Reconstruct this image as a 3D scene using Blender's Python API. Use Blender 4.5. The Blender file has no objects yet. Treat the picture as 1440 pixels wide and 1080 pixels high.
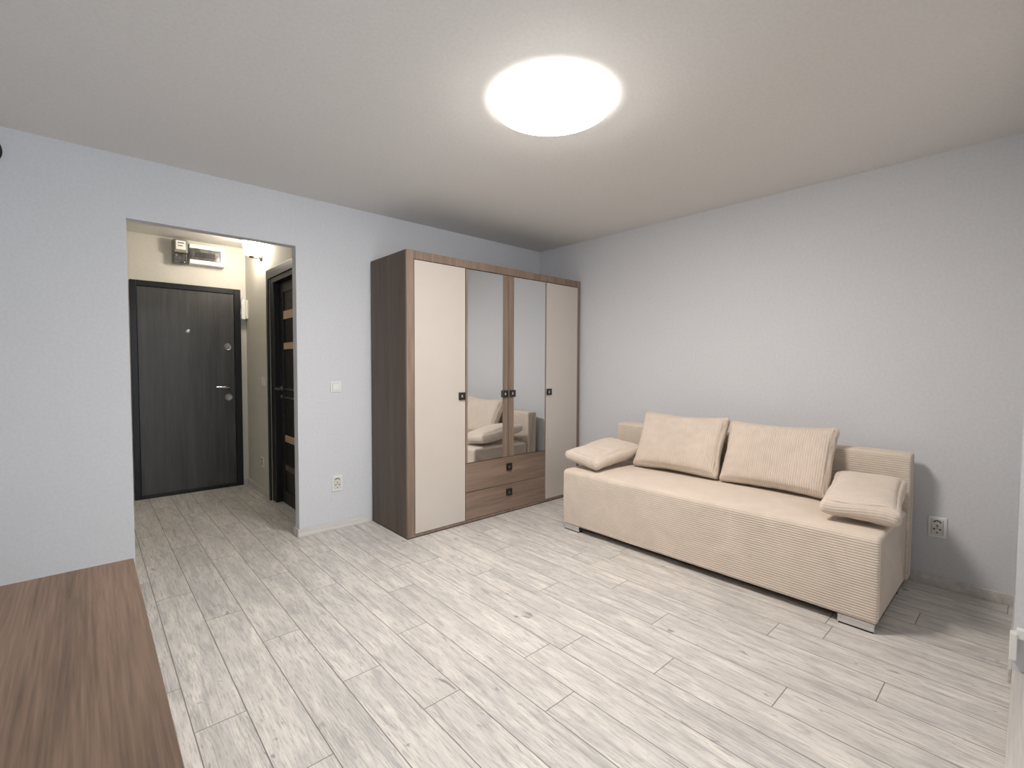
import bpy, bmesh, math, random
from mathutils import Vector, Matrix, noise
random.seed(7)
PI = math.pi
COL = bpy.context.scene.collection
scene = bpy.context.scene

# ------------------------------------------------------------------ camera
cd = bpy.data.cameras.new('camera')
cam = bpy.data.objects.new('camera', cd)
COL.objects.link(cam)
cd.sensor_fit = 'HORIZONTAL'
cd.sensor_width = 36.0
cd.lens = 663.03 / 1440 * 36.0
cd.clip_start = 0.01
_R = Vector((0.74250357, -0.669831, 0.00385761))
_U = Vector((0.02288605, 0.03112384, 0.99925349))
_F = Vector((0.66945103, 0.74186099, -0.03843935))
m = Matrix((( _R.x, _U.x, -_F.x), (_R.y, _U.y, -_F.y), (_R.z, _U.z, -_F.z)))
cam.matrix_world = Matrix.Translation((-3.72749, -3.68497, 1.30079)) @ m.to_4x4()
scene.camera = cam

# ------------------------------------------------------------------ world (daylight through the balcony window)
w = bpy.data.worlds.new('world')
scene.world = w
w.use_nodes = True
bg = w.node_tree.nodes['Background']
bg.inputs[0].default_value = (0.80, 0.90, 1.0, 1)
bg.inputs[1].default_value = 3.0

# ------------------------------------------------------------------ exposure
scene.view_settings.view_transform = 'Standard'
scene.view_settings.look = 'None'
scene.view_settings.gamma = 1.0
scene.view_settings.exposure = 0.0
scene.view_settings.use_curve_mapping = False

LAMP_POWER = 75.0       # emission strength of the ceiling diffuser
SCONCE_POWER = 60.0

# ------------------------------------------------------------------ materials
def srgb(r, g, b):
    f = lambda c: (c / 255 / 12.92) if c / 255 <= 0.04045 else ((c / 255 + 0.055) / 1.055) ** 2.4
    return (f(r), f(g), f(b), 1)

class NT:
    def __init__(self, name):
        self.m = bpy.data.materials.new(name)
        self.m.use_nodes = True
        self.t = self.m.node_tree
        self.b = self.t.nodes['Principled BSDF']
    def n(self, typ, **kw):
        nd = self.t.nodes.new(typ)
        for k, v in kw.items():
            if k == 'ins':
                for a, b in v.items():
                    if hasattr(b, 'links') or isinstance(b, bpy.types.NodeSocket):
                        self.t.links.new(b, nd.inputs[a])
                    else:
                        nd.inputs[a].default_value = b
            else:
                setattr(nd, k, v)
        return nd
    def link(self, a, b): self.t.links.new(a, b)
    def set(self, **kw):
        for k, v in kw.items():
            i = self.b.inputs[k.replace('_', ' ')]
            if isinstance(v, bpy.types.NodeSocket): self.link(v, i)
            else: i.default_value = v
    def coords(self, which='Object', scale=(1, 1, 1), rot=(0, 0, 0)):
        tc = self.n('ShaderNodeTexCoord')
        mp = self.n('ShaderNodeMapping')
        self.link(tc.outputs[which], mp.inputs[0])
        mp.inputs['Scale'].default_value = scale
        mp.inputs['Rotation'].default_value = rot
        return mp.outputs[0]
    def noise(self, vec, scale, detail=4, rough=0.55, dist=0.0):
        nd = self.n('ShaderNodeTexNoise', ins={'Vector': vec, 'Scale': scale, 'Detail': detail, 'Roughness': rough, 'Distortion': dist})
        return nd.outputs['Fac']
    def ramp(self, fac, stops):
        nd = self.n('ShaderNodeValToRGB')
        self.link(fac, nd.inputs[0])
        el = nd.color_ramp.elements
        while len(el) < len(stops): el.new(0.5)
        for e, (p, c) in zip(el, stops):
            e.position = p; e.color = c if len(c) == 4 else (*c, 1)
        return nd.outputs[0]
    def mix(self, fac, a, b, mode='MIX'):
        nd = self.n('ShaderNodeMix', data_type='RGBA', blend_type=mode)
        for idx, v in ((0, fac), (6, a), (7, b)):
            if isinstance(v, bpy.types.NodeSocket): self.link(v, nd.inputs[idx])
            else: nd.inputs[idx].default_value = v
        return nd.outputs[2]
    def math(self, op, a, b=0.0):
        nd = self.n('ShaderNodeMath', operation=op)
        for i, v in ((0, a), (1, b)):
            if isinstance(v, bpy.types.NodeSocket): self.link(v, nd.inputs[i])
            else: nd.inputs[i].default_value = v
        return nd.outputs[0]
    def bump(self, h, strength=0.3, dist=0.002):
        nd = self.n('ShaderNodeBump', ins={'Height': h, 'Strength': strength, 'Distance': dist})
        self.link(nd.outputs[0], self.b.inputs['Normal'])

def plain(name, col, rough=0.5, metal=0.0, var=0.04, scale=30, **kw):
    t = NT(name)
    v = t.coords()
    f = t.noise(v, scale)
    c2 = tuple(max(0, c * (1 - var * 2)) for c in col[:3]) + (1,)
    t.set(Base_Color=t.ramp(f, [(0.3, c2), (0.7, col)]), Roughness=rough, Metallic=metal, **kw)
    return t.m

def wallpaint(name, col, rough=0.8):
    t = NT(name)
    v = t.coords()
    big = t.noise(v, 1.3, 3)
    fine = t.noise(v, 170, 3, 0.6)
    mid = t.noise(v, 60, 4, 0.6)
    base = t.ramp(big, [(0.3, tuple(c * 0.975 for c in col[:3])), (0.7, col)])
    spk = t.ramp(mid, [(0.36, (0.93, 0.93, 0.93)), (0.62, (1, 1, 1))])
    t.set(Base_Color=t.mix(0.7, base, spk, 'MULTIPLY'), Roughness=rough)
    t.bump(t.math('ADD', fine, mid), 0.22, 0.0015)
    return t.m

def wood(name, dark, light, axis='Z', rough=0.45, grain=1.0, figure=0.5):
    """fine-grained laminate; grain runs along axis"""
    t = NT(name)
    sc = {'X': (1.2, 22, 22), 'Y': (22, 1.2, 22), 'Z': (22, 22, 1.2)}[axis]
    sc2 = {'X': (4, 160, 160), 'Y': (160, 4, 160), 'Z': (160, 160, 4)}[axis]
    sc3 = {'X': (.5, 5, 5), 'Y': (5, .5, 5), 'Z': (5, 5, .5)}[axis]
    a = t.noise(t.coords(scale=sc), 1.0, 5, 0.6, 0.6)
    b = t.noise(t.coords(scale=sc2), 1.0, 3, 0.6)
    c = t.noise(t.coords(scale=sc3), 1.0, 2, 0.5, 1.5)
    tot = 0.5 + 0.3 * grain + 0.3 * figure
    f = t.math('ADD', t.math('MULTIPLY', a, 0.5 / tot), t.math('MULTIPLY', b, 0.3 * grain / tot))
    f = t.math('ADD', f, t.math('MULTIPLY', c, 0.3 * figure / tot))
    dark, light = [tuple(d + (l - d) * k for d, l in zip(dark, light)) for k in (0.32, 1.25)]
    t.set(Base_Color=t.ramp(f, [(0.38, dark), (0.62, light)]), Roughness=rough)
    t.bump(b, 0.12, 0.0008)
    return t.m

M = {}
M['wall'] = wallpaint('wall_paint', srgb(216, 218, 222))
M['wall_hall'] = wallpaint('hall_paint', srgb(216, 213, 204))
M['ceiling'] = wallpaint('ceiling_paint', srgb(226, 223, 219))
M['base'] = wood('baseboard_laminate', srgb(176, 173, 168), srgb(214, 211, 207), 'X', 0.5)
M['white'] = plain('white_plastic', srgb(236, 236, 234), 0.35, var=0.01)
M['white_dull'] = plain('white_satin_plastic', srgb(222, 221, 214), 0.5, var=0.02)
M['grey_plastic'] = plain('grey_plastic', srgb(150, 148, 140), 0.4)
M['meter'] = plain('meter_grey', srgb(128, 124, 114), 0.25)
M['black'] = plain('black_plastic', srgb(22, 22, 22), 0.5)
M['slot'] = plain('socket_dark', srgb(40, 38, 36), 0.6)
M['chrome'] = plain('chrome', (0.75, 0.75, 0.76, 1), 0.18, 1.0, 0.02)
M['steel'] = plain('brushed_steel', (0.42, 0.42, 0.43, 1), 0.32, 1.0, 0.05)
M['darksteel'] = plain('dark_nickel', (0.07, 0.065, 0.06, 1), 0.35, 0.8, 0.05)
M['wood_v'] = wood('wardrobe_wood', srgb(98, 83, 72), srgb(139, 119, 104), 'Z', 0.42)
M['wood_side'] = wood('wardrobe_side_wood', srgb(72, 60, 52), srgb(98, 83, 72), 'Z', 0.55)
M['wood_h'] = wood('drawer_wood', srgb(96, 80, 69), srgb(140, 119, 104), 'X', 0.42, 1.1, 0.9)
M['wood_top'] = wood('table_wood', srgb(76, 60, 50), srgb(128, 106, 89), 'Y', 0.55, 1.8, 0.5)
M['cream'] = plain('cream_gloss_panel', srgb(200, 192, 183), 0.16, 0.0, 0.012, 6, Coat_Weight=0.5, Coat_Roughness=0.05)
M['gap'] = plain('dark_edge_band', srgb(52, 42, 36), 0.6)
M['doorgrey'] = wood('entry_door_laminate', srgb(40, 40, 41), srgb(72, 71, 70), 'Z', 0.42, 1.2, 0.8)
M['doorframe'] = plain('black_metal_frame', srgb(30, 30, 34), 0.38, 0.3)
M['bathwood'] = wood('black_door_laminate', srgb(13, 12, 13), srgb(24, 22, 23), 'Z', 0.5)
M['casing'] = plain('dark_olive_casing', srgb(46, 46, 38), 0.5)
M['strip_dim'] = plain('beige_inlay_dimmed', srgb(96, 86, 76), 0.5)  # shaded copy of the beige inlay, dimness low on the door put into colour
M['strip'] = wood('beige_inlay', srgb(176, 146, 120), srgb(206, 176, 148), 'Y', 0.4)

t = NT('mirror_glass')
f_ = t.noise(t.coords(), 2, 1)
t.set(Base_Color=t.ramp(f_, [(0, (0.80, 0.82, 0.83)), (1, (0.82, 0.84, 0.85))]), Metallic=1.0, Roughness=0.015)
M['mirror'] = t.m

t = NT('smoked_plastic')
t.set(Base_Color=t.ramp(t.noise(t.coords(), 18, 3), [(0.35, (0.03, 0.03, 0.03)), (0.7, (0.14, 0.14, 0.135))]), Roughness=0.15)
M['smoked'] = t.m

def emis(name, col, strength):
    t = NT(name)
    t.set(Base_Color=(0.9, 0.9, 0.88, 1), Emission_Color=col, Emission_Strength=strength, Roughness=0.5)
    return t.m
M['lamp'] = emis('lamp_diffuser_glow', (1.0, 0.93, 0.87, 1), LAMP_POWER)
M['lamp_rim'] = emis('lamp_rim_glow', (1.0, 0.95, 0.90, 1), 9.0)
M['sconce'] = emis('sconce_glass_glow', (1.0, 0.90, 0.76, 1), SCONCE_POWER)

def glass_mat():
    t = NT('window_glass')
    t.t.nodes.remove(t.b)
    out = t.t.nodes['Material Output']
    tr = t.n('ShaderNodeBsdfTransparent'); gl = t.n('ShaderNodeBsdfGlossy'); gl.inputs['Roughness'].default_value = 0.01
    fr = t.n('ShaderNodeFresnel', ins={0: 1.45}); mx = t.n('ShaderNodeMixShader')
    t.link(fr.outputs[0], mx.inputs[0]); t.link(tr.outputs[0], mx.inputs[1]); t.link(gl.outputs[0], mx.inputs[2])
    t.link(mx.outputs[0], out.inputs[0])
    return t.m
M['glass'] = glass_mat()

def fabric(name, col):
    t = NT(name)
    v = t.coords()
    a = t.noise(v, 7, 4, 0.6, 0.8)
    b = t.noise(v, 420, 3, 0.7)
    c = tuple(x * 0.92 for x in col[:3])
    base = t.ramp(a, [(0.35, c), (0.65, col)])
    # shade in the grooves between the ribs, painted into the base colour
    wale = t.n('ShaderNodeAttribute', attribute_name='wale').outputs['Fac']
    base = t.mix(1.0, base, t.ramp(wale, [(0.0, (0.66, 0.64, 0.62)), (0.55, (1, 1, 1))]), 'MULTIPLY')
    t.set(Base_Color=base, Roughness=0.95, Sheen_Weight=0.5, Sheen_Roughness=0.45, Sheen_Tint=(1, .96, .9, 1))
    t.b.inputs['Specular IOR Level'].default_value = 0.15
    t.bump(b, 0.35, 0.001)
    return t.m
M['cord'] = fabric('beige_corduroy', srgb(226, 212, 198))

def floor_mat():
    t = NT('whitewashed_laminate')
    uv = t.n('ShaderNodeUVMap', uv_map='edge_a').outputs[0]
    uvb = t.n('ShaderNodeUVMap', uv_map='edge_b').outputs[0]
    at = t.n('ShaderNodeVertexColor', layer_name='plank')
    sa = t.n('ShaderNodeSeparateXYZ', ins={0: uv}); sb = t.n('ShaderNodeSeparateXYZ', ins={0: uvb})
    sc = t.n('ShaderNodeSeparateColor', ins={0: at.outputs[0]})
    d1 = t.math('MINIMUM', sa.outputs[0], sb.outputs[0])
    d2 = t.math('MINIMUM', sa.outputs[1], sb.outputs[1])
    d = t.math('MINIMUM', d1, d2)
    # plank-local coordinates with a random offset
    cx = t.math('ADD', sa.outputs[0], t.math('MULTIPLY', sc.outputs[0], 37.0))
    cy = t.math('ADD', sa.outputs[1], t.math('MULTIPLY', sc.outputs[1], 53.0))
    def vec(sx, sy):
        c = t.n('ShaderNodeCombineXYZ', ins={0: t.math('MULTIPLY', cx, sx), 1: t.math('MULTIPLY', cy, sy)})
        return c.outputs[0]
    streak = t.noise(vec(26, 2.6), 1.0, 7, 0.68, 0.9)
    blot = t.noise(vec(8, 2.0), 1.0, 5, 0.62, 1.2)
    fine = t.noise(vec(150, 9), 1.0, 5, 0.75)
    knots = t.noise(vec(16, 5.5), 1.0, 3, 0.5, 2.2)
    # cathedral figure
    dome = t.n('ShaderNodeTexWave', wave_type='RINGS', rings_direction='Z', ins={'Vector': vec(9, 1.6), 'Scale': 3.2, 'Distortion': 9.0, 'Detail': 3.0, 'Detail Scale': 1.1, 'Detail Roughness': 0.6}).outputs['Fac']
    msk = t.ramp(t.noise(vec(4, 1.4), 1.0, 2), [(0.55, (0, 0, 0)), (0.66, (1, 1, 1))])
    light = srgb(236, 231, 223); mid = srgb(216, 212, 206); dk = srgb(168, 166, 164)
    c = t.ramp(streak, [(0.30, dk), (0.44, mid), (0.60, light)])
    c = t.mix(t.ramp(blot, [(0.36, (.6, .6, .6)), (0.60, (0, 0, 0))]), c, srgb(190, 188, 185))
    c = t.mix(t.ramp(knots, [(0.24, (.8, .8, .8)), (0.33, (0, 0, 0))]), c, srgb(128, 127, 128))
    c = t.mix(t.ramp(fine, [(0.36, (.7, .7, .7)), (0.5, (0, 0, 0))]), c, srgb(158, 154, 149))
    dm = t.ramp(dome, [(0.0, (.5, .5, .5)), (0.35, (0, 0, 0))])
    c = t.mix(t.mix(1.0, dm, msk, 'MULTIPLY'), c, srgb(160, 158, 156))
    warm = t.ramp(t.noise(vec(5, 1.5), 1.0, 2), [(0.66, (0, 0, 0)), (0.8, (.5, .5, .5))])
    c = t.mix(warm, c, srgb(212, 194, 176))
    tint = t.ramp(sc.outputs[2], [(0, (0.93, 0.93, 0.935)), (1, (1.0, 1.0, 0.995))])
    c = t.mix(1.0, c, tint, 'MULTIPLY')
    edge = t.ramp(t.math('MULTIPLY', d, 250.0), [(0.3, (1, 1, 1)), (0.62, (0, 0, 0))])
    c = t.mix(t.math('MULTIPLY', edge, 0.85), c, srgb(104, 98, 92))
    t.set(Base_Color=c, Roughness=t.ramp(fine, [(0.3, (.5, .5, .5)), (0.7, (.38, .38, .38))]))
    h = t.math('SUBTRACT', t.math('MULTIPLY', fine, 0.25), t.math('MULTIPLY', edge, 1.0))
    t.bump(h, 0.35, 0.0015)
    return t.m
M['floor'] = floor_mat()

# ------------------------------------------------------------------ mesh helpers
def new_bm(): return bmesh.new()

def box(bm, x0, x1, y0, y1, z0, z1, bev=0.0, seg=2):
    vs = [bm.verts.new((x, y, z)) for x in (x0, x1) for y in (y0, y1) for z in (z0, z1)]
    F = [(0, 1, 3, 2), (4, 6, 7, 5), (0, 4, 5, 1), (2, 3, 7, 6), (0, 2, 6, 4), (1, 5, 7, 3)]
    fs = [bm.faces.new([vs[i] for i in f]) for f in F]
    if bev > 0:
        es = set(e for f in fs for e in f.edges)
        bmesh.ops.bevel(bm, geom=list(es), offset=bev, segments=seg, profile=0.5, affect='EDGES')

def lathe(bm, prof, n=32, mat=Matrix.Identity(4)):
    """prof: (r, z) pairs turned about local z"""
    rings = []
    for r, z in prof:
        if r < 1e-6: rings.append([bm.verts.new(mat @ Vector((0, 0, z)))])
        else: rings.append([bm.verts.new(mat @ Vector((r * math.cos(2 * PI * i / n), r * math.sin(2 * PI * i / n), z))) for i in range(n)])
    for a, b in zip(rings, rings[1:]):
        for i in range(n):
            j = (i + 1) % n
            if len(a) == 1 and len(b) == 1: continue
            if len(a) == 1: bm.faces.new((a[0], b[i], b[j]))
            elif len(b) == 1: bm.faces.new((a[i], b[0], a[j]))
            else: bm.faces.new((a[i], b[i], b[j], a[j]))
    if len(rings[0]) > 1: bm.faces.new(rings[0])
    if len(rings[-1]) > 1: bm.faces.new(list(reversed(rings[-1])))

def tube(bm, pts, r, n=10):
    pts = [Vector(p) for p in pts]
    rs = r if isinstance(r, (list, tuple)) else [r] * len(pts)
    rings = []
    up = Vector((0, 0, 1))
    for i, p in enumerate(pts):
        d = (pts[min(i + 1, len(pts) - 1)] - pts[max(i - 1, 0)]).normalized()
        u = d.cross(up)
        if u.length < 1e-3: u = d.cross(Vector((1, 0, 0)))
        u.normalize(); v = d.cross(u)
        rings.append([bm.verts.new(p + rs[i] * (u * math.cos(2 * PI * k / n) + v * math.sin(2 * PI * k / n))) for k in range(n)])
    for a, b in zip(rings, rings[1:]):
        for i in range(n):
            j = (i + 1) % n
            bm.faces.new((a[i], a[j], b[j], b[i]))
    bm.faces.new(rings[0]); bm.faces.new(rings[-1])

def obj(name, bm, mt, parent=None, smooth=False, label=None, kind=None):
    bmesh.ops.recalc_face_normals(bm, faces=bm.faces)
    me = bpy.data.meshes.new(name)
    bm.to_mesh(me); bm.free()
    me.materials.append(mt)
    if smooth:
        for p in me.polygons: p.use_smooth = True
        try: me.set_sharp_from_angle(angle=math.radians(40))
        except Exception: pass
    o = bpy.data.objects.new(name, me)
    COL.objects.link(o)
    if parent is not None:
        o.parent = parent
        # parts are modelled in world coordinates: cancel the chain of parent locations
        off = Vector((0, 0, 0)); q = parent
        while q is not None:
            off += q.location; q = q.parent
        o.location = -off
    if label: o['label'] = label
    if kind: o['kind'] = kind
    return o

def recenter(o, c):
    """put a top-level mesh's origin at c"""
    c = Vector(c)
    o.data.transform(Matrix.Translation(-c)); o.location = c

def thing(name, loc, label, cat, group=None):
    o = bpy.data.objects.new(name, None)
    COL.objects.link(o); o.location = loc
    o.empty_display_size = 0.1
    tag(o, label, cat, group)
    return o

def tag(o, label, cat, group=None, kind=None):
    o['label'] = label; o['category'] = cat
    if group: o['group'] = group
    if kind: o['kind'] = kind

def struct(name, bm, mt, label, cat, **kw):
    o = obj(name, bm, mt, **kw)
    tag(o, label, cat, kind='structure')
    return o

# ------------------------------------------------------------------ setting
H = 2.55
OX0, OX1, OH, TW = -3.53, -2.56, 2.18, 0.085      # hall opening
WX = -0.93                                         # where the balcony opening starts
WY = -3.66

# floor made of planks that run towards the hall; joints measured from the photograph
bm = new_bm()
ua = bm.loops.layers.uv.new('edge_a'); ub = bm.loops.layers.uv.new('edge_b')
cl = bm.loops.layers.color.new('plank')
joints = {-1: -1.425, 0: -1.737, 1: -2.15, 2: -1.296, 3: -1.82, 4: -2.176, 5: -1.658, 6: -2.49, 8: -2.265, 9: -2.645,
          10: -3.05, 11: -2.43, 12: -3.31, 13: -2.855, 14: -3.045}
PW, PL = 0.1667, 1.245
FX0, FX1, FY0, FY1 = -4.95, 0.02, -3.98, 2.10
rnd = random.Random(11)
for k in range(-9, 22):
    x0 = -3.475 + PW * k; x1 = x0 + PW
    a, b = max(x0, FX0), min(x1, FX1)
    if b <= a: continue
    j = joints.get(k, -3 + rnd.random() * PL)
    n0 = math.floor((FY0 - j) / PL)
    y = j + n0 * PL
    while y < FY1:
        c, d = max(y, FY0), min(y + PL, FY1)
        r3 = (rnd.random(), rnd.random(), rnd.random(), 1)
        if d > c:
            vs = [bm.verts.new(p) for p in ((a, c, 0), (b, c, 0), (b, d, 0), (a, d, 0))]
            f = bm.faces.new(vs)
            for lp in f.loops:
                X, Y, _ = lp.vert.co
                lp[ua].uv = (X - x0, Y - y); lp[ub].uv = (x1 - X, y + PL - Y)
                lp[cl] = r3
        y += PL
floor = obj('floor', bm, M['floor'])
tag(floor, 'whitewashed grey wood-look plank floor', 'floor', kind='structure')

bm = new_bm(); box(bm, -4.95, 0.1, -3.98, 2.2, H, H + 0.1)
struct('ceiling', bm, M['ceiling'], 'plain light grey ceiling over room and hall', 'ceiling')

bm = new_bm()
box(bm, -4.95, OX0, 0, TW, 0, H); box(bm, OX1, 0.1, 0, TW, 0, H); box(bm, OX0, OX1, 0, TW, OH, H)
struct('wall_back', bm, M['wall'], 'light grey wall behind the wardrobe with the open doorway to the hall', 'wall')
bm = new_bm(); box(bm, 0, 0.1, -3.98, 0, 0, H)
struct('wall_right', bm, M['wall'], 'light grey wall behind the beige sofa', 'wall')
bm = new_bm(); box(bm, -5.05, -4.95, -3.98, 0, 0, H)
struct('wall_left', bm, M['wall'], 'light grey wall at the table side of the room', 'wall')
bm = new_bm()
box(bm, WX, 0, -3.98, WY, 0, H); box(bm, -4.95, -4.35, -3.98, WY, 0, H)
box(bm, -4.35, WX, -3.98, WY, 2.36, H); box(bm, -2.11, WX, -3.98, -3.88, 0, 2.36)  # last box: unseen recess panel added to hold back window light from the sofa side
struct('wall_front', bm, M['wall'], 'light grey window wall with an added light-blocking recess panel and its reveal at right edge of the photo', 'wall')
bm = new_bm(); box(bm, -4.35, WX, -3.98, WY, 0, 0.062, 0.004)
struct('trim_1', bm, M['base'], 'pale raised sill along the foot of the window opening', 'sill')
# hallway
bm = new_bm(); box(bm, -3.75, -2.33, 2.06, 2.16, 0, H)
struct('wall_hall_back', bm, M['wall_hall'], 'cream hallway wall around the entry door', 'wall')
bm = new_bm(); box(bm, -3.75, -3.65, TW, 2.06, 0, H)
struct('wall_hall_left', bm, M['wall_hall'], 'cream left wall of the hallway', 'wall')
HX = -2.43
bm = new_bm()
box(bm, HX, HX + 0.1, 1.185, 2.06, 0, H); box(bm, HX, HX + 0.1, TW, 0.38, 0, H); box(bm, HX, HX + 0.1, 0.38, 1.185, 2.113, H)
struct('wall_hall_right', bm, M['wall_hall'], 'cream right wall of the hallway around the black inner door', 'wall')

# balcony window behind the camera
wn = bpy.data.objects.new('window_1', None); COL.objects.link(wn); wn.location = (-2.64, -3.9, 0.062)
tag(wn, 'white framed balcony window in the front wall', 'window', kind='structure')
bm = new_bm()
for a, b in ((-4.35, -4.28), (-3.25, -3.17), (-2.18, -2.11)): box(bm, a, b, -3.94, -3.88, 0.062, 2.36, 0.005)
box(bm, -4.28, -2.18, -3.94, -3.88, 0.062, 0.14, 0.005); box(bm, -4.28, -2.18, -3.94, -3.88, 2.28, 2.36, 0.005)
obj('window_frame', bm, M['white'], wn)
for a, b in ((-4.28, -3.25), (-3.17, -2.18)):
    bm = new_bm(); box(bm, a, b, -3.915, -3.905, 0.14, 2.28); obj('pane', bm, M['glass'], wn)

# baseboards
def bb(name, segs, label, mt='base'):
    bm = new_bm()
    for s in segs: box(bm, s[0], s[1], s[2], s[3], 0, 0.062, 0.003)
    struct(name, bm, M[mt], label, 'baseboard')
bb('baseboard_back', [(OX1 - 0.013, -1.985, -0.013, -0.0005), (OX1 - 0.013, OX1 - 0.0005, 0.0, TW), (OX1 - 0.013, HX, TW, TW + 0.013), (-4.93, OX0, -0.013, -0.0005)],
   'pale grey baseboard between the hall doorway and the wardrobe')
bb('baseboard_right', [(-0.013, -0.0005, -3.66, -0.6)], 'pale grey baseboard along the wall behind the sofa')
bb('baseboard_front', [(-0.93, -0.014, WY, WY + 0.012)], 'pale grey baseboard under the short window wall')
bb('baseboard_hall', [(HX - 0.013, HX - 0.0005, 1.24, 2.06), (-2.485, HX - 0.013, 2.047, 2.0595)], 'pale grey baseboard in the hallway beside the entry door')

# ------------------------------------------------------------------ entry door (door_1)
DY = 2.06
d1 = bpy.data.objects.new('door_1', None); COL.objects.link(d1); d1.location = (-2.95, DY, 0)
tag(d1, 'dark grey wood-grain entry door in a black frame at the end of the hall', 'door', kind='structure')
fx0, fx1, fz = -3.412, -2.487, 2.102
bm = new_bm()
box(bm, fx0, fx0 + 0.05, DY - 0.035, DY, 0, fz, 0.003); box(bm, fx1 - 0.062, fx1, DY - 0.035, DY, 0, fz, 0.003)
box(bm, fx0 + 0.05, fx1 - 0.062, DY - 0.035, DY, fz - 0.053, fz, 0.003); box(bm, fx0 + 0.05, fx1 - 0.062, DY - 0.035, DY, 0, 0.032, 0.003)
obj('frame', bm, M['doorframe'], d1)
bm = new_bm(); box(bm, fx0 + 0.052, fx1 - 0.064, DY - 0.024, DY - 0.002, 0.033, fz - 0.054, 0.002)
leaf = obj('door_leaf', bm, M['doorgrey'], d1)
ry = Matrix.Rotation(PI / 2, 4, 'X')   # local z -> -y
def ty(x, y, z): return Matrix.Translation((x, y, z)) @ ry
bm = new_bm(); lathe(bm, [(0, 0), (0.019, 0), (0.019, 0.004), (0.014, 0.008), (0.008, 0.0085), (0, 0.0075)], 24, ty(-2.959, DY - 0.024, 1.636))
obj('peephole', bm, M['steel'], leaf, True, 'round chrome peephole')
bm = new_bm(); lathe(bm, [(0, 0), (0.037, 0), (0.037, 0.006), (0.031, 0.011), (0.026, 0.007), (0.021, 0.007), (0.018, 0.012), (0, 0.012)], 28, ty(-2.612, DY - 0.024, 1.489))
lk = obj('lock', bm, M['steel'], leaf, True, 'round steel upper lock')
bm = new_bm(); box(bm, -2.618, -2.606, DY - 0.041, DY - 0.034, 1.476, 1.502, 0.003); obj('thumb_turn', bm, M['chrome'], lk)
bm = new_bm(); box(bm, -2.634, -2.594, DY - 0.033, DY - 0.024, 1.038, 1.082, 0.004)
hd = obj('handle', bm, M['darksteel'], leaf, False, 'chrome lever handle on a square rose')
bm = new_bm(); tube(bm, [(-2.614, DY - 0.03, 1.062), (-2.614, DY - 0.07, 1.062), (-2.63, DY - 0.078, 1.063), (-2.66, DY - 0.078, 1.065), (-2.732, DY - 0.076, 1.069)], [0.009, 0.009, 0.011, 0.010, 0.008], 12)
obj('lever', bm, M['chrome'], hd, True)
bm = new_bm(); lathe(bm, [(0, 0), (0.036, 0), (0.036, 0.006), (0.030, 0.010), (0.025, 0.006), (0.012, 0.006), (0.011, 0.011), (0, 0.011)], 28, ty(-2.612, DY - 0.024, 0.958))
obj('lock', bm, M['steel'], leaf, True, 'round lower lock cover')

# ------------------------------------------------------------------ inner (bathroom) door (door_2)
d2 = bpy.data.objects.new('door_2', None); COL.objects.link(d2); d2.location = (-2.37, 0.78, 0)
tag(d2, 'black inner door with beige inlay strips on the right of the hall', 'door', kind='structure')
bm = new_bm()
box(bm, HX - 0.014, HX + 0.001, 1.182, 1.236, 0, 2.19, 0.002); box(bm, HX - 0.014, HX + 0.001, 0.31, 0.39, 0, 2.19, 0.002)
box(bm, HX - 0.014, HX + 0.001, 0.39, 1.182, 2.105, 2.19, 0.002)
obj('casing', bm, M['casing'], d2)
bm = new_bm()
box(bm, HX + 0.004, HX + 0.1, 1.075, 1.184, 0, 2.112, 0.008); box(bm, HX - 0.004, HX + 0.1, 0.381, 0.41, 0, 2.112, 0.002)
box(bm, HX - 0.004, HX + 0.1, 0.41, 1.1, 2.06, 2.112, 0.002)
obj('jamb', bm, M['bathwood'], d2)
LX = -2.372
bm = new_bm()
y0, y1 = 0.41, 1.075
box(bm, LX, LX + 0.038, y1 - 0.105, y1, 0.008, 2.058, 0.002); box(bm, LX, LX + 0.038, y0, y0 + 0.105, 0.008, 2.058, 0.002)
box(bm, LX, LX + 0.038, y0 + 0.105, y1 - 0.105, 1.965, 2.058, 0.002); box(bm, LX, LX + 0.038, y0 + 0.105, y1 - 0.105, 0.008, 0.12, 0.002)
box(bm, LX + 0.012, LX + 0.03, y0 + 0.1, y1 - 0.1, 0.11, 1.97)
leaf2 = obj('door_leaf', bm, M['bathwood'], d2)
for za, zb in ((1.722, 1.795), (1.446, 1.504), (0.588, 0.648), (0.322, 0.372)):
    bm = new_bm(); box(bm, LX + 0.002, LX + 0.014, y0 + 0.105, y1 - 0.108, za, zb, 0.001)
    obj('inlay_strip', bm, M['strip' if za > 0.5 else 'strip_dim'], leaf2, False, 'beige inlay strip' if za > 0.5 else 'beige inlay strip with dimness in its colour')
for z in (1.078, 1.0):
    bm = new_bm(); box(bm, LX + 0.004, LX + 0.014, y0 + 0.105, y1 - 0.112, z - 0.006, z + 0.006, 0.001)
    obj('inlay_strip', bm, M['steel'], leaf2, False, 'narrow metal inlay strip')
rx = Matrix.Rotation(-PI / 2, 4, 'Y')  # local z -> -x
bm = new_bm(); lathe(bm, [(0, 0), (0.024, 0), (0.024, 0.006), (0.02, 0.009), (0, 0.009)], 20, Matrix.Translation((LX, y1 - 0.04, 1.082)) @ rx)
tube(bm, [(LX - 0.006, y1 - 0.04, 1.082), (LX - 0.055, y1 - 0.04, 1.082), (LX - 0.06, y1 - 0.055, 1.082), (LX - 0.06, y1 - 0.16, 1.080)], 0.008, 10)
obj('handle', bm, M['steel'], leaf2, True, 'steel lever handle')
bm = new_bm(); lathe(bm, [(0, 0), (0.02, 0), (0.02, 0.006), (0.016, 0.009), (0, 0.009)], 20, Matrix.Translation((LX, y1 - 0.04, 1.005)) @ rx)
obj('keyhole_cover', bm, M['steel'], leaf2, True)

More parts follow.
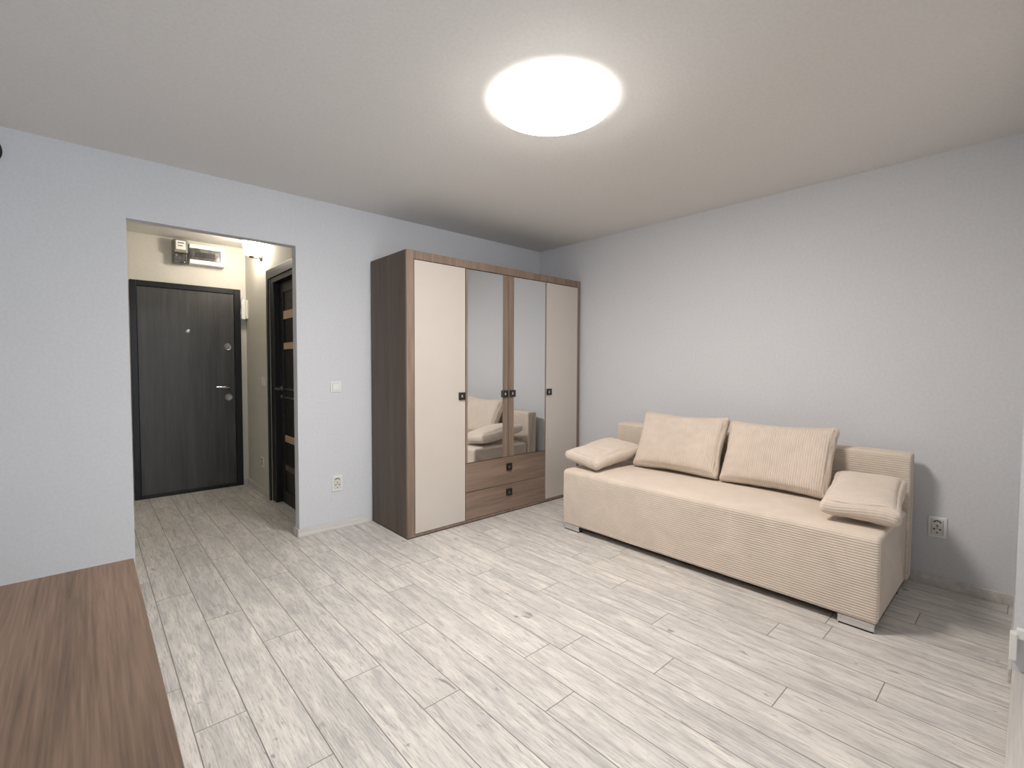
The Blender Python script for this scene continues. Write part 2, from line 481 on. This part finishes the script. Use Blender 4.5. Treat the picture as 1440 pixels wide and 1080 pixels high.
# ------------------------------------------------------------------ wardrobe
WD = 0.593
X0, X1, WH = -1.979, -0.016, 2.15
FY = -WD
wr = thing('wardrobe', (-0.99, -WD / 2, 0), 'large brown four-door wardrobe with cream panels and two mirrors in the corner', 'wardrobe')
bm = new_bm()
box(bm, X0, X0 + 0.022, FY + 0.022, -0.016, 0.008, WH, 0.001); box(bm, X1 - 0.022, X1, FY + 0.022, -0.016, 0.008, WH, 0.001)
box(bm, X0 + 0.022, X1 - 0.022, FY + 0.022, -0.016, WH - 0.022, WH, 0.001); box(bm, X0 + 0.022, X1 - 0.022, FY + 0.03, -0.016, 0.008, 0.03, 0.001)
box(bm, X0 + 0.022, X1 - 0.022, -0.022, -0.016, 0.03, WH - 0.022)
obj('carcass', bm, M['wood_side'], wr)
bm = new_bm()
box(bm, X0, X0 + 0.062, FY, FY + 0.022, 0.008, WH, 0.002); box(bm, X1 - 0.034, X1, FY, FY + 0.022, 0.008, WH, 0.002)
box(bm, X0 + 0.062, X1 - 0.034, FY, FY + 0.022, 2.088, WH, 0.0015); box(bm, X0 + 0.062, X1 - 0.034, FY + 0.002, FY + 0.022, 0.008, 0.026, 0.001)
obj('front_frame', bm, M['wood_v'], wr)
bm = new_bm(); box(bm, X0 + 0.004, X1 - 0.004, FY + 0.004, -0.02, 0.0, 0.008); obj('plinth', bm, M['gap'], wr)
bm = new_bm(); box(bm, X0 + 0.0625, X1 - 0.0345, FY + 0.012, FY + 0.0215, 0.0265, 2.0875); obj('backing', bm, M['gap'], wr)

def handle(parent, x, z, s=0.061):
    y = FY - 0.0
    bm = new_bm()
    h = s / 2; i = 0.011
    for a in ((x - h, x + h, z + i, z + h), (x - h, x + h, z - h, z - i), (x - h, x - i, z - i, z + i), (x + i, x + h, z - i, z + i)):
        box(bm, a[0], a[1], y - 0.016, y, a[2], a[3], 0.0015, 1)
    box(bm, x - h + 0.002, x + h - 0.002, y - 0.004, y, z - h + 0.002, z + h - 0.002)
    o = obj('handle', bm, M['darksteel'], parent, False, 'square dark metal handle')
    bm = new_bm(); box(bm, x - 0.008, x + 0.008, y - 0.010, y - 0.002, z - 0.011, z + 0.011, 0.001)
    obj('handle_centre', bm, M['chrome'], o)
g = 0.0022
yf, yb = FY - 0.0, FY + 0.0115
# cream doors
for (xa, xb, hx, lb) in ((-1.915, -1.446, -1.484, 'left cream gloss door'), (-0.502, -0.052, -0.468, 'right cream gloss door')):
    bm = new_bm(); box(bm, xa + g, xb - g, yf, yb, 0.030, 2.083, 0.0015)
    dd = obj('door', bm, M['cream'], wr, False, lb)
    handle(dd, hx, 1.055)
# mirror doors
for swing, (xa, xb, ma, mb, hx, lb) in zip((0.006, 0.018), ((-1.444, -0.979, -1.424, -1.045, -1.022, 'left mirrored door'), (-0.977, -0.506, -0.915, -0.520, -0.935, 'right mirrored door'))):
    bm = new_bm()
    z0, z1 = 0.502, 2.083
    box(bm, xa + g, ma, yf, yb, z0, z1, 0.001); box(bm, mb, xb - g, yf, yb, z0, z1, 0.001)
    box(bm, ma, mb, yf + 0.0092, yb, z0, z1)
    dd = obj('door', bm, M['wood_v'], wr, False, lb)
    bm = new_bm(); box(bm, ma + 0.001, mb - 0.001, yf + (0.0005 if swing < 0.01 else -0.0012), yf + 0.0088, z0 + 0.001, z1 - 0.001, 0.0005, 1)
    for v in bm.verts:      # the glass sits a hair out of true in its frame
        if v.co.y < yf + 0.003: v.co.y += swing * (mb - v.co.x)
    obj('mirror', bm, M['mirror'], dd)
    handle(dd, hx, 1.057)
for z0, z1, hz in ((0.261, 0.497, 0.411), (0.030, 0.257, 0.186)):
    bm = new_bm(); box(bm, -1.444 + g, -0.506 - g, yf, yb, z0, z1, 0.0015)
    dd = obj('drawer', bm, M['wood_h'], wr)
    handle(dd, -0.972, hz)

# ------------------------------------------------------------------ corduroy
RIB = 0.0132
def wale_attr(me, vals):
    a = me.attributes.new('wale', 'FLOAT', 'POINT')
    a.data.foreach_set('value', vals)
def rib(c, amp=0.0028): return amp * (abs(math.sin(PI * c / RIB)) ** 0.6 - 0.6)

def cushion(name, W, Hh, T, rib_axis, mat, label, group, seed, corner=0.08, sag=0.0, edge_t=0.46):
    """pillow in local x (W), y (Hh), z (thickness); ribs are lines whose pitch runs along rib_axis"""
    bm = new_bm()
    nu = int(W / RIB * 5) if rib_axis == 'x' else 64
    nv = int(Hh / RIB * 5) if rib_axis == 'y' else 52
    sv = Vector((seed * 3.7, seed * 1.3, seed * 9.1))
    def P(u, v, side):
        # u, v in -1..1 ; side +1 front, -1 back
        au, av = abs(u), abs(v)
        prof = max(0.0, (1 - au ** 5) * (1 - av ** 5)) ** 0.42
        th = T / 2 * (edge_t + (1 - edge_t) * prof) * (0.86 + 0.14 * math.cos(u * PI / 2) * math.cos(v * PI / 2))
        # slightly hollow sides, pulled corners
        x = u * W / 2 * (1 - corner * (1 - av ** 2) * au ** 3 * 0.5)
        y = v * Hh / 2 * (1 - corner * (1 - au ** 2) * av ** 3 * 0.9)
        n = noise.noise(Vector((x * 5, y * 5, side * 3)) + sv) * 0.011
        n += noise.noise(Vector((x * 14, y * 14, side * 5)) + sv) * 0.004
        edge = max(au, av)
        if edge > 0.7:
            k = (edge - 0.7) / 0.3
            tt = y if au > av else x
            n += k * (1 - k * 0.5) * 0.006 * math.sin(tt * 75 + 5 * noise.noise(Vector((tt * 9, side, seed)))) * noise.noise(Vector((tt * 6, side * 2, seed + 4)))
        z = side * (th + n)
        if sag: z -= sag * (u * u)
        return Vector((x, y, z))
    def easing(i, n):   # concentrate samples towards the rim only when not the rib direction
        return -1 + 2 * i / n
    grids = {}
    for side in (1, -1):
        g_ = [[bm.verts.new(P(easing(i, nu), easing(j, nv), side)) for j in range(nv + 1)] for i in range(nu + 1)]
        grids[side] = g_
        for i in range(nu):
            for j in range(nv):
                bm.faces.new((g_[i][j], g_[i + 1][j], g_[i + 1][j + 1], g_[i][j + 1]))
    # rounded rim
    loop = [(i, 0) for i in range(nu)] + [(nu, j) for j in range(nv)] + [(i, nv) for i in range(nu, 0, -1)] + [(0, j) for j in range(nv, 0, -1)]
    K = 30 if rib_axis == 'x' and edge_t > 0.5 else 6
    rc = {}
    cols = []
    for (i, j) in loop:
        a = grids[1][i][j].co; b = grids[-1][i][j].co
        mid = (a + b) / 2; hh = (a - b) / 2
        u, v = easing(i, nu), easing(j, nv)
        n_ = Vector((max(-1, min(1, u * 1)) if abs(u) > 0.999 else 0, v if abs(v) > 0.999 else 0, 0))
        if n_.length > 0: n_.normalize()
        c = [grids[1][i][j]]
        for k in range(1, K):
            ang = PI / 2 - PI * k / K
            nv_ = bm.verts.new(mid + hh * math.sin(ang) + n_ * (hh.length * 0.6) * math.cos(ang))
            c.append(nv_)
            if K > 6 and abs(n_.x) > 0.9: rc[nv_] = W / 2 + k / K * hh.length * 2.6
        c.append(grids[-1][i][j])
        cols.append(c)
    L = len(cols)
    for q in range(L):
        a, b = cols[q], cols[(q + 1) % L]
        for k in range(K): bm.faces.new((a[k], a[k + 1], b[k + 1], b[k]))
    bmesh.ops.recalc_face_normals(bm, faces=bm.faces)
    bm.normal_update()
    ax = 0 if rib_axis == 'x' else 1
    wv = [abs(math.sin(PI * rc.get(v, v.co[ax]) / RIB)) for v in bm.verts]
    mv = [(v, v.normal * rib(rc.get(v, v.co[ax]))) for v in bm.verts]
    for v, d in mv: v.co += d
    # back bow of seam piping at mid rim
    me = bpy.data.meshes.new(name); bm.to_mesh(me); bm.free()
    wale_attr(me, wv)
    me.materials.append(M['cord'])
    for p in me.polygons: p.use_smooth = True
    o = bpy.data.objects.new(name, me); COL.objects.link(o)
    o.matrix_world = mat
    tag(o, label, 'cushion', group)
    return o

def frame(origin, xdir, ydir):
    x = Vector(xdir).normalized(); y = Vector(ydir); y = (y - x * y.dot(x)).normalized(); z = x.cross(y)
    return Matrix.Translation(origin) @ Matrix((x, y, z)).transposed().to_4x4()

# ------------------------------------------------------------------ sofa
SX0, SX1, SY0, SY1 = -0.913, -0.225, -3.214, -1.178
SZ0, SZ1 = 0.048, 0.478
sofa = thing('sofa', (-0.5, -2.2, 0), 'long beige corduroy sofa with a low back against the right wall', 'sofa')
def ribbed_block(name, x0, x1, y0, y1, z0, z1, rad, parent, crown=0.0, seed=0, er=0.02):
    """block swept along y; cross-section in x-z is a rounded rectangle with ribs"""
    prof = []   # (x, z, nx, nz)
    step = RIB / 5
    def seg(ax, az, bx, bz, nx, nz):
        L = math.hypot(bx - ax, bz - az); n = max(1, int(L / step))
        for i in range(n): prof.append((ax + (bx - ax) * i / n, az + (bz - az) * i / n, nx, nz))
    def arc(cx, cz, a0, a1, r):
        n = max(3, int(abs(a1 - a0) * r / step))
        for i in range(n):
            a = a0 + (a1 - a0) * i / n
            prof.append((cx + r * math.cos(a), cz + r * math.sin(a), math.cos(a), math.sin(a)))
    rb = min(0.012, rad)
    seg(x0, z0 + rb, x0, z1 - rad, -1, 0)
    arc(x0 + rad, z1 - rad, PI, PI / 2, rad)
    seg(x0 + rad, z1, x1 - rad, z1, 0, 1)
    arc(x1 - rad, z1 - rad, PI / 2, 0, rad)
    seg(x1, z1 - rad, x1, z0 + rb, 1, 0)
    arc(x1 - rb, z0 + rb, 0, -PI / 2, rb)
    prof.append((x1 - rb, z0, 0, -1)); prof.append((x0 + rb, z0, 0, -1))
    arc(x0 + rb, z0 + rb, -PI / 2, -PI, rb)
    ys = []
    for k in range(6):
        a = PI / 2 * k / 5
        ys.append((y0 + er * (1 - math.sin(a)) , er * (1 - math.cos(PI / 2 - a))))
    N = 60
    st = sorted([(y0 + er * (1 - math.sin(PI / 2 * k / 5)), er * (1 - math.cos(PI / 2 * k / 5))) for k in range(6)])
    st = [(y0 + er * (1 - math.cos(a)), er * (1 - math.sin(a))) for a in [PI / 2 * k / 5 for k in range(6)]]
    mid = [(y0 + er + (y1 - y0 - 2 * er) * k / N, 0.0) for k in range(1, N)]
    en = [(y0 + y1 - y, s) for y, s in reversed(st)]
    stations = st + mid + en
    bm = new_bm()
    rings = []
    cx, cz = (x0 + x1) / 2, (z0 + z1) / 2
    wacc = []; acc = 0; px = pz = None
    for (x, z, nx, nz) in prof:
        if px is not None: acc += math.hypot(x - px, z - pz)
        px, pz = x, z
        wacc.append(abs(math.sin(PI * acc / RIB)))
    for (y, s) in stations:
        ring = []; acc = 0; px = pz = None
        for (x, z, nx, nz) in prof:
            if px is not None: acc += math.hypot(x - px, z - pz)
            px, pz = x, z
            n_ = noise.noise(Vector((x * 3 + seed, y * 3, z * 3))) * 0.006 + noise.noise(Vector((x * 9, y * 9, z * 9 + seed))) * 0.002
            off = rib(acc) + n_ - s
            if crown and nz > 0.5: off += crown * math.cos((x - cx) / (x1 - x0) * PI) * max(0.0, math.cos((y - (y0 + y1) / 2) / (y1 - y0) * PI)) ** 0.5
            if nz < -0.5: off = -s
            ring.append(bm.verts.new((x + nx * off, y, z + nz * off)))
        rings.append(ring)
    n = len(prof)
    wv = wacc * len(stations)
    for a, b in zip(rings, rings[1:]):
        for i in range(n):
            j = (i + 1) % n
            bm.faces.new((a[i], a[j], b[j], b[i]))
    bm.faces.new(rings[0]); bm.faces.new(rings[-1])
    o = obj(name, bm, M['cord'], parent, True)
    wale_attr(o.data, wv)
    return o
ribbed_block('seat_base', SX0, SX1, SY0, SY1, SZ0, SZ1, 0.035, sofa, 0.006, 1)
ribbed_block('backrest', -0.195, -0.075, -3.222, -1.188, 0.05, 0.795, 0.022, sofa, 0, 5, 0.012)
for ya in (-3.2, -1.345):
    for xa, xb in ((SX0 + 0.004, SX0 + 0.05), (-0.30, -0.25)):
        bm = new_bm(); box(bm, xa, xb, ya, ya + 0.152, 0.008, 0.0475, 0.002)
        lg = obj('leg', bm, M['chrome'], sofa, False, 'chrome block leg')
        bm = new_bm(); box(bm, xa + 0.002, xb - 0.002, ya + 0.004, ya + 0.148, 0.0, 0.008); obj('foot_pad', bm, M['black'], lg)
bm = new_bm(); box(bm, SX0 + 0.07, SX1 - 0.09, -3.14, -1.25, 0.02, 0.046); obj('base_board', bm, M['black'], sofa, False, 'black underside board')
for ya in (-2.9, -1.6):
    bm = new_bm(); box(bm, -0.226, -0.194, ya, ya + 0.1, 0.2, 0.3); obj('hinge', bm, M['steel'], sofa)

# ------------------------------------------------------------------ cushions
gb = None
# back cushions lean on the backrest: local x along -y (world), local y up the lean
up = Vector((0.205, 0, 0.43))
cushion('sofa_cushion', 0.650, 0.425, 0.165, 'x', frame((-0.325, -1.853, 0.708), (0.02, -1, 0.004), up),
        'big beige corduroy cushion leaning on the sofa back, nearer the wardrobe', gb, 1)
cushion('sofa_cushion', 0.635, 0.420, 0.160, 'x', frame((-0.322, -2.543, 0.702), (-0.02, -1, 0.012), up),
        'big beige corduroy cushion leaning on the sofa back, nearer the wall socket', gb, 2)
cushion('arm_cushion', 0.52, 0.30, 0.150, 'x', frame((-0.550, -3.075, 0.590), (0.985, 0.10, 0.12), (-0.10, 1, 0.0)),
        'small beige arm cushion lying on the sofa end near the wall socket', gb, 3, edge_t=0.58)
cushion('arm_cushion', 0.53, 0.31, 0.145, 'x', frame((-0.572, -1.325, 0.588), (0.985, -0.08, 0.12), (0.08, 1, 0.10)),
        'small beige arm cushion lying on the sofa end beside the wardrobe', gb, 4, edge_t=0.55)

# ------------------------------------------------------------------ table
tb = thing('table', (-4.04, -2.6, 0), 'brown wood-grain table top at the lower left corner', 'table')
bm = new_bm(); box(bm, -4.44, -3.64, -3.22, -1.982, 0.722, 0.75, 0.0015); obj('table_top', bm, M['wood_top'], tb)
for y in (-3.17, -2.06):
    bm = new_bm(); box(bm, -4.40, -3.70, y - 0.014, y + 0.014, 0, 0.722, 0.001); obj('leg', bm, M['wood_v'], tb)
bm = new_bm(); box(bm, -4.06, -4.04, -3.156, -2.074, 0.35, 0.722, 0.001); obj('stretcher', bm, M['wood_v'], tb)

# ------------------------------------------------------------------ ceiling lamp
LC = (-2.066, -2.122)
lt = thing('ceiling_lamp', (LC[0], LC[1], H), 'round white flush ceiling lamp, lit', 'lamp')
LR = 0.277
bm = new_bm(); lathe(bm, [(0, 0), (LR - 0.012, 0), (LR - 0.012, -0.010), (0, -0.010)], 64, Matrix.Translation((LC[0], LC[1], H - 0.0005)))
obj('lamp_base', bm, M['white'], lt, True)
bm = new_bm(); lathe(bm, [(LR - 0.006, -0.001), (LR - 0.001, -0.002), (LR + 0.001, -0.006), (LR + 0.001, -0.029), (LR - 0.002, -0.031), (LR - 0.006, -0.031)], 64, Matrix.Translation((LC[0], LC[1], H)))
obj('lamp_rim', bm, M['lamp_rim'], lt, True)
bm = new_bm()
CAP = 0.052
SR = (LR * LR + CAP * CAP) / (2 * CAP)
pr = [(0, -0.012), (LR - 0.003, -0.012), (LR - 0.0035, -0.031)]
for k in range(1, 15):
    q = LR * (1 - k / 14) * 0.99
    pr.append((q if k < 14 else 0, -0.031 - (math.sqrt(SR * SR - q * q) - (SR - CAP))))
lathe(bm, pr, 64, Matrix.Translation((LC[0], LC[1], H)))
obj('diffuser', bm, M['lamp'], lt, True)

# ------------------------------------------------------------------ hall sconce
sc = thing('wall_sconce', (HX, 1.41, 2.36), 'lit white glass sconce on the right hallway wall under the ceiling', 'lamp')
sx, sy = -2.518, 1.41
bm = new_bm(); lathe(bm, [(0, 0), (0.035, 0), (0.035, 0.012), (0.028, 0.018), (0, 0.018)], 24, Matrix.Translation((HX, sy, 2.345)) @ rx)
tube(bm, [(HX - 0.015, sy, 2.345), (HX - 0.05, sy, 2.335), (sx, sy, 2.338)], 0.007, 10)
lathe(bm, [(0, 0), (0.02, 0), (0.026, 0.018), (0, 0.018)], 20, Matrix.Translation((sx, sy, 2.332)))
obj('bracket', bm, M['darksteel'], sc, True)
bm = new_bm(); lathe(bm, [(0.026, 0), (0.058, 0.012), (0.070, 0.06), (0.080, 0.140), (0.060, 0.152), (0.0, 0.158)], 32, Matrix.Translation((sx, sy, 2.35)))
obj('glass_shade', bm, M['sconce'], sc, True)

# ------------------------------------------------------------------ electric meter and breaker box
mt_ = thing('electric_meter', (-3.01, DY, 2.3), 'grey electric meter on the wall above the entry door', 'meter')
mx0, mx1 = -3.077, -2.953
bm = new_bm(); box(bm, mx0, mx1, DY - 0.05, DY - 0.0005, 2.296, 2.528, 0.006); obj('back_case', bm, M['grey_plastic'], mt_)
bm = new_bm(); box(bm, mx0 + 0.003, mx1 - 0.003, DY - 0.115, DY - 0.05, 2.395, 2.525, 0.014, 3)
cv = obj('meter_cover', bm, M['meter'], mt_, False, 'pale meter cover')
bm = new_bm(); box(bm, mx0 + 0.022, mx1 - 0.022, DY - 0.119, DY - 0.113, 2.425, 2.512, 0.003); fp = obj('face_plate', bm, M['white'], cv)
bm = new_bm(); box(bm, mx0 + 0.036, mx1 - 0.036, DY - 0.121, DY - 0.119, 2.485, 2.493); box(bm, mx0 + 0.036, mx1 - 0.046, DY - 0.121, DY - 0.119, 2.458, 2.465)
obj('display_bar', bm, M['slot'], cv)
bm = new_bm(); box(bm, mx0 + 0.008, mx1 - 0.008, DY - 0.085, DY - 0.05, 2.300, 2.393, 0.008)
tm = obj('terminal_cover', bm, M['smoked'], mt_, False, 'dark terminal cover')
for q in (mx0 + 0.03, mx1 - 0.03):
    bm = new_bm(); lathe(bm, [(0, 0), (0.006, 0), (0.006, 0.004), (0, 0.005)], 12, ty(q, DY - 0.085, 2.372 if q < -3.02 else 2.312))
    obj('screw', bm, M['chrome'], tm)
bk = thing('breaker_box', (-2.79, DY, 2.3), 'white breaker box with dark window above the entry door', 'breaker box')
bx0, bx1, bz0, bz1 = -2.944, -2.633, 2.306, 2.508
bm = new_bm()
box(bm, bx0, bx1, DY - 0.055, DY - 0.0005, bz0, bz1, 0.008)
box(bm, bx0 + 0.002, bx1 - 0.002, DY - 0.088, DY - 0.055, 2.462, bz1 - 0.003, 0.006); box(bm, bx0 + 0.002, bx1 - 0.002, DY - 0.088, DY - 0.055, bz0 + 0.003, 2.352, 0.006)
box(bm, bx1 - 0.042, bx1 - 0.002, DY - 0.088, DY - 0.055, 2.352, 2.462, 0.004)
obj('case', bm, M['white'], bk)
bm = new_bm(); box(bm, bx0 + 0.004, bx1 - 0.044, DY - 0.084, DY - 0.055, 2.354, 2.46, 0.004)
wd = obj('window', bm, M['smoked'], bk, False, 'dark translucent window')
bm = new_bm()
for k in range(8): box(bm, bx0 + 0.05 + k * 0.022, bx0 + 0.068 + k * 0.022, DY - 0.088, DY - 0.084, 2.378, 2.43, 0.001)
obj('breaker', bm, M['slot'], wd, kind='stuff')

# ------------------------------------------------------------------ intercom handset
ic = thing('intercom', (HX, 2.0, 1.78), 'white intercom handset on the right hallway wall beside the entry door', 'intercom')
bm = new_bm(); box(bm, HX - 0.028, HX - 0.0005, 1.955, 2.035, 1.79, 1.99, 0.008); obj('base_plate', bm, M['white_dull'], ic)
bm = new_bm()
pr_ = [(0.028, 1.782), (0.062, 1.786), (0.066, 1.81), (0.060, 1.84), (0.060, 1.92), (0.064, 1.955), (0.058, 1.985), (0.044, 2.0), (0.028, 2.0)]
fa = [bm.verts.new((HX - a, 1.963, z)) for a, z in pr_]; fb_ = [bm.verts.new((HX - a, 2.013, z)) for a, z in pr_]
bm.faces.new(fa); bm.faces.new(fb_)
for k in range(len(pr_)): bm.faces.new((fa[k], fa[(k + 1) % len(pr_)], fb_[(k + 1) % len(pr_)], fb_[k]))
bmesh.ops.bevel(bm, geom=list(bm.edges), offset=0.004, segments=2, affect='EDGES')
obj('handset', bm, M['white'], ic, True)

# ------------------------------------------------------------------ switches and sockets
def plate(name, parts, W_, H_, M_, label, cat, sock):
    """plate in local x,z facing -y; M_ places it"""
    o = thing(name, M_.to_translation(), label, cat)
    def put(nm, bm, mt, par, lb=None, sm=False):
        bmesh.ops.transform(bm, matrix=M_, verts=bm.verts)
        return obj(nm, bm, M[mt], par, sm, lb)
    bm = new_bm()
    box(bm, -W_ / 2, W_ / 2, -0.009, -0.0005, -H_ / 2, H_ / 2, 0.003); fr_ = put('frame', bm, 'white', o)
    iw, ih = W_ / 2 - 0.014, H_ / 2 - 0.014
    if not sock:
        bm = new_bm(); box(bm, -iw, iw, -0.013, -0.0092, -ih, ih, 0.002); put('rocker', bm, 'white', o)
        bm = new_bm()
        for a in ((-iw - 0.0015, -iw, -ih, ih), (iw, iw + 0.0015, -ih, ih)): box(bm, a[0], a[1], -0.0095, -0.009, a[2], a[3])
        for a in ((-iw, iw, -ih - 0.0015, -ih), (-iw, iw, ih, ih + 0.0015)): box(bm, a[0], a[1], -0.0095, -0.009, a[2], a[3])
        put('rocker_gap', bm, 'grey_plastic', o)
    else:
        bm = new_bm(); box(bm, -iw, iw, -0.0105, -0.009, -ih, ih, 0.0006, 1); ins = put('socket_insert', bm, 'white_dull', o)
        # recessed rim and the dark arcs and pin holes
        bm = new_bm()
        s = ih / 0.05
        pts = [(0.019 * math.sin(a), 0.012 + 0.024 * s * math.cos(a)) for a in [(-1.05 + 2.1 * k / 12) for k in range(13)]]
        tube(bm, [(x, -0.0105, z + 0.004) for x, z in pts], 0.0032, 6)
        put('contact_arc', bm, 'slot', ins)
        for (x, z, r) in ((0, 0.009, 0.0042), (-0.014, -0.012, 0.0045), (0.014, -0.012, 0.0045), (0, -0.034 * s, 0.004)):
            bm = new_bm(); lathe(bm, [(0, 0), (r, 0), (r, 0.0015), (0, 0.0015)], 14, ty(x, -0.0104, z)); put('pin_hole', bm, 'slot', ins)
        bm = new_bm()
        tube(bm, [(0, -0.0108, 0.006), (0, -0.0108, -0.003), (-0.011, -0.0108, -0.011)], 0.0016, 6)
        tube(bm, [(0, -0.0108, -0.003), (0.011, -0.0108, -0.011)], 0.0016, 6)
        box(bm, iw - 0.0025, iw - 0.0005, -0.0112, -0.0105, -ih + 0.004, ih - 0.004); box(bm, -iw + 0.0005, -iw + 0.0025, -0.0112, -0.0105, -ih + 0.004, ih - 0.004)
        put('groove', bm, 'grey_plastic', ins)
    return o
def on_back(x, z): return Matrix.Translation((x, 0, z))
def on_right(y, z): return Matrix.Translation((0, y, z)) @ Matrix.Rotation(-PI / 2, 4, 'Z')
def on_hall(y, z): return Matrix.Translation((HX, y, z)) @ Matrix.Rotation(-PI / 2, 4, 'Z')
plate('light_switch', None, 0.084, 0.084, on_back(-2.274, 1.131), 'white light switch between the hall doorway and the wardrobe', 'switch', False)
plate('wall_socket', None, 0.082, 0.124, on_back(-2.271, 0.366), 'white wall socket below the light switch left of the wardrobe', 'socket', True)
plate('wall_socket', None, 0.084, 0.124, on_right(-3.327, 0.356), 'white wall socket on the right wall beside the sofa', 'socket', True)
plate('light_switch', None, 0.084, 0.084, on_hall(1.41, 1.14), 'small white light switch on the hallway wall beside the black inner door', 'switch', False)
plate('wall_socket', None, 0.084, 0.10, on_hall(1.485, 0.325), 'small white wall socket low on the hallway wall by the black inner door', 'socket', True)

# ------------------------------------------------------------------ small things at the picture's edges
vt = thing('wall_vent', (-4.115, -0.001, 2.41), 'round dark-rimmed vent cover high on the wall at the left edge', 'vent')
bm = new_bm(); lathe(bm, [(0.062, 0.0), (0.085, 0.0), (0.085, 0.012), (0.078, 0.018), (0.066, 0.016), (0.062, 0.006), (0.062, 0.0)], 40, ty(-4.115, -0.0005, 2.42))
obj('rim', bm, M['black'], vt, True)
bm = new_bm(); lathe(bm, [(0, 0), (0.062, 0), (0.062, 0.006), (0, 0.006)], 32, ty(-4.115, -0.0005, 2.42))
for k in range(-3, 4): box(bm, -4.115 - 0.055, -4.115 + 0.055, -0.012, -0.006, 2.42 + k * 0.014 - 0.003, 2.42 + k * 0.014 + 0.003)
obj('grille', bm, M['grey_plastic'], vt)

pb = thing('pipe_cover', (-0.945, -3.655, 0.11), 'small white plastic cover low on the reveal at the right edge', 'cover')
bm = new_bm(); box(bm, -0.965, -0.928, -3.672, -3.650, 0.115, 0.225, 0.003)
obj('cover', bm, M['white'], pb)
bm = new_bm(); box(bm, -0.958, -0.9305, -3.74, -3.668, 0.205, 0.245, 0.003)
obj('cap', bm, M['white'], pb)
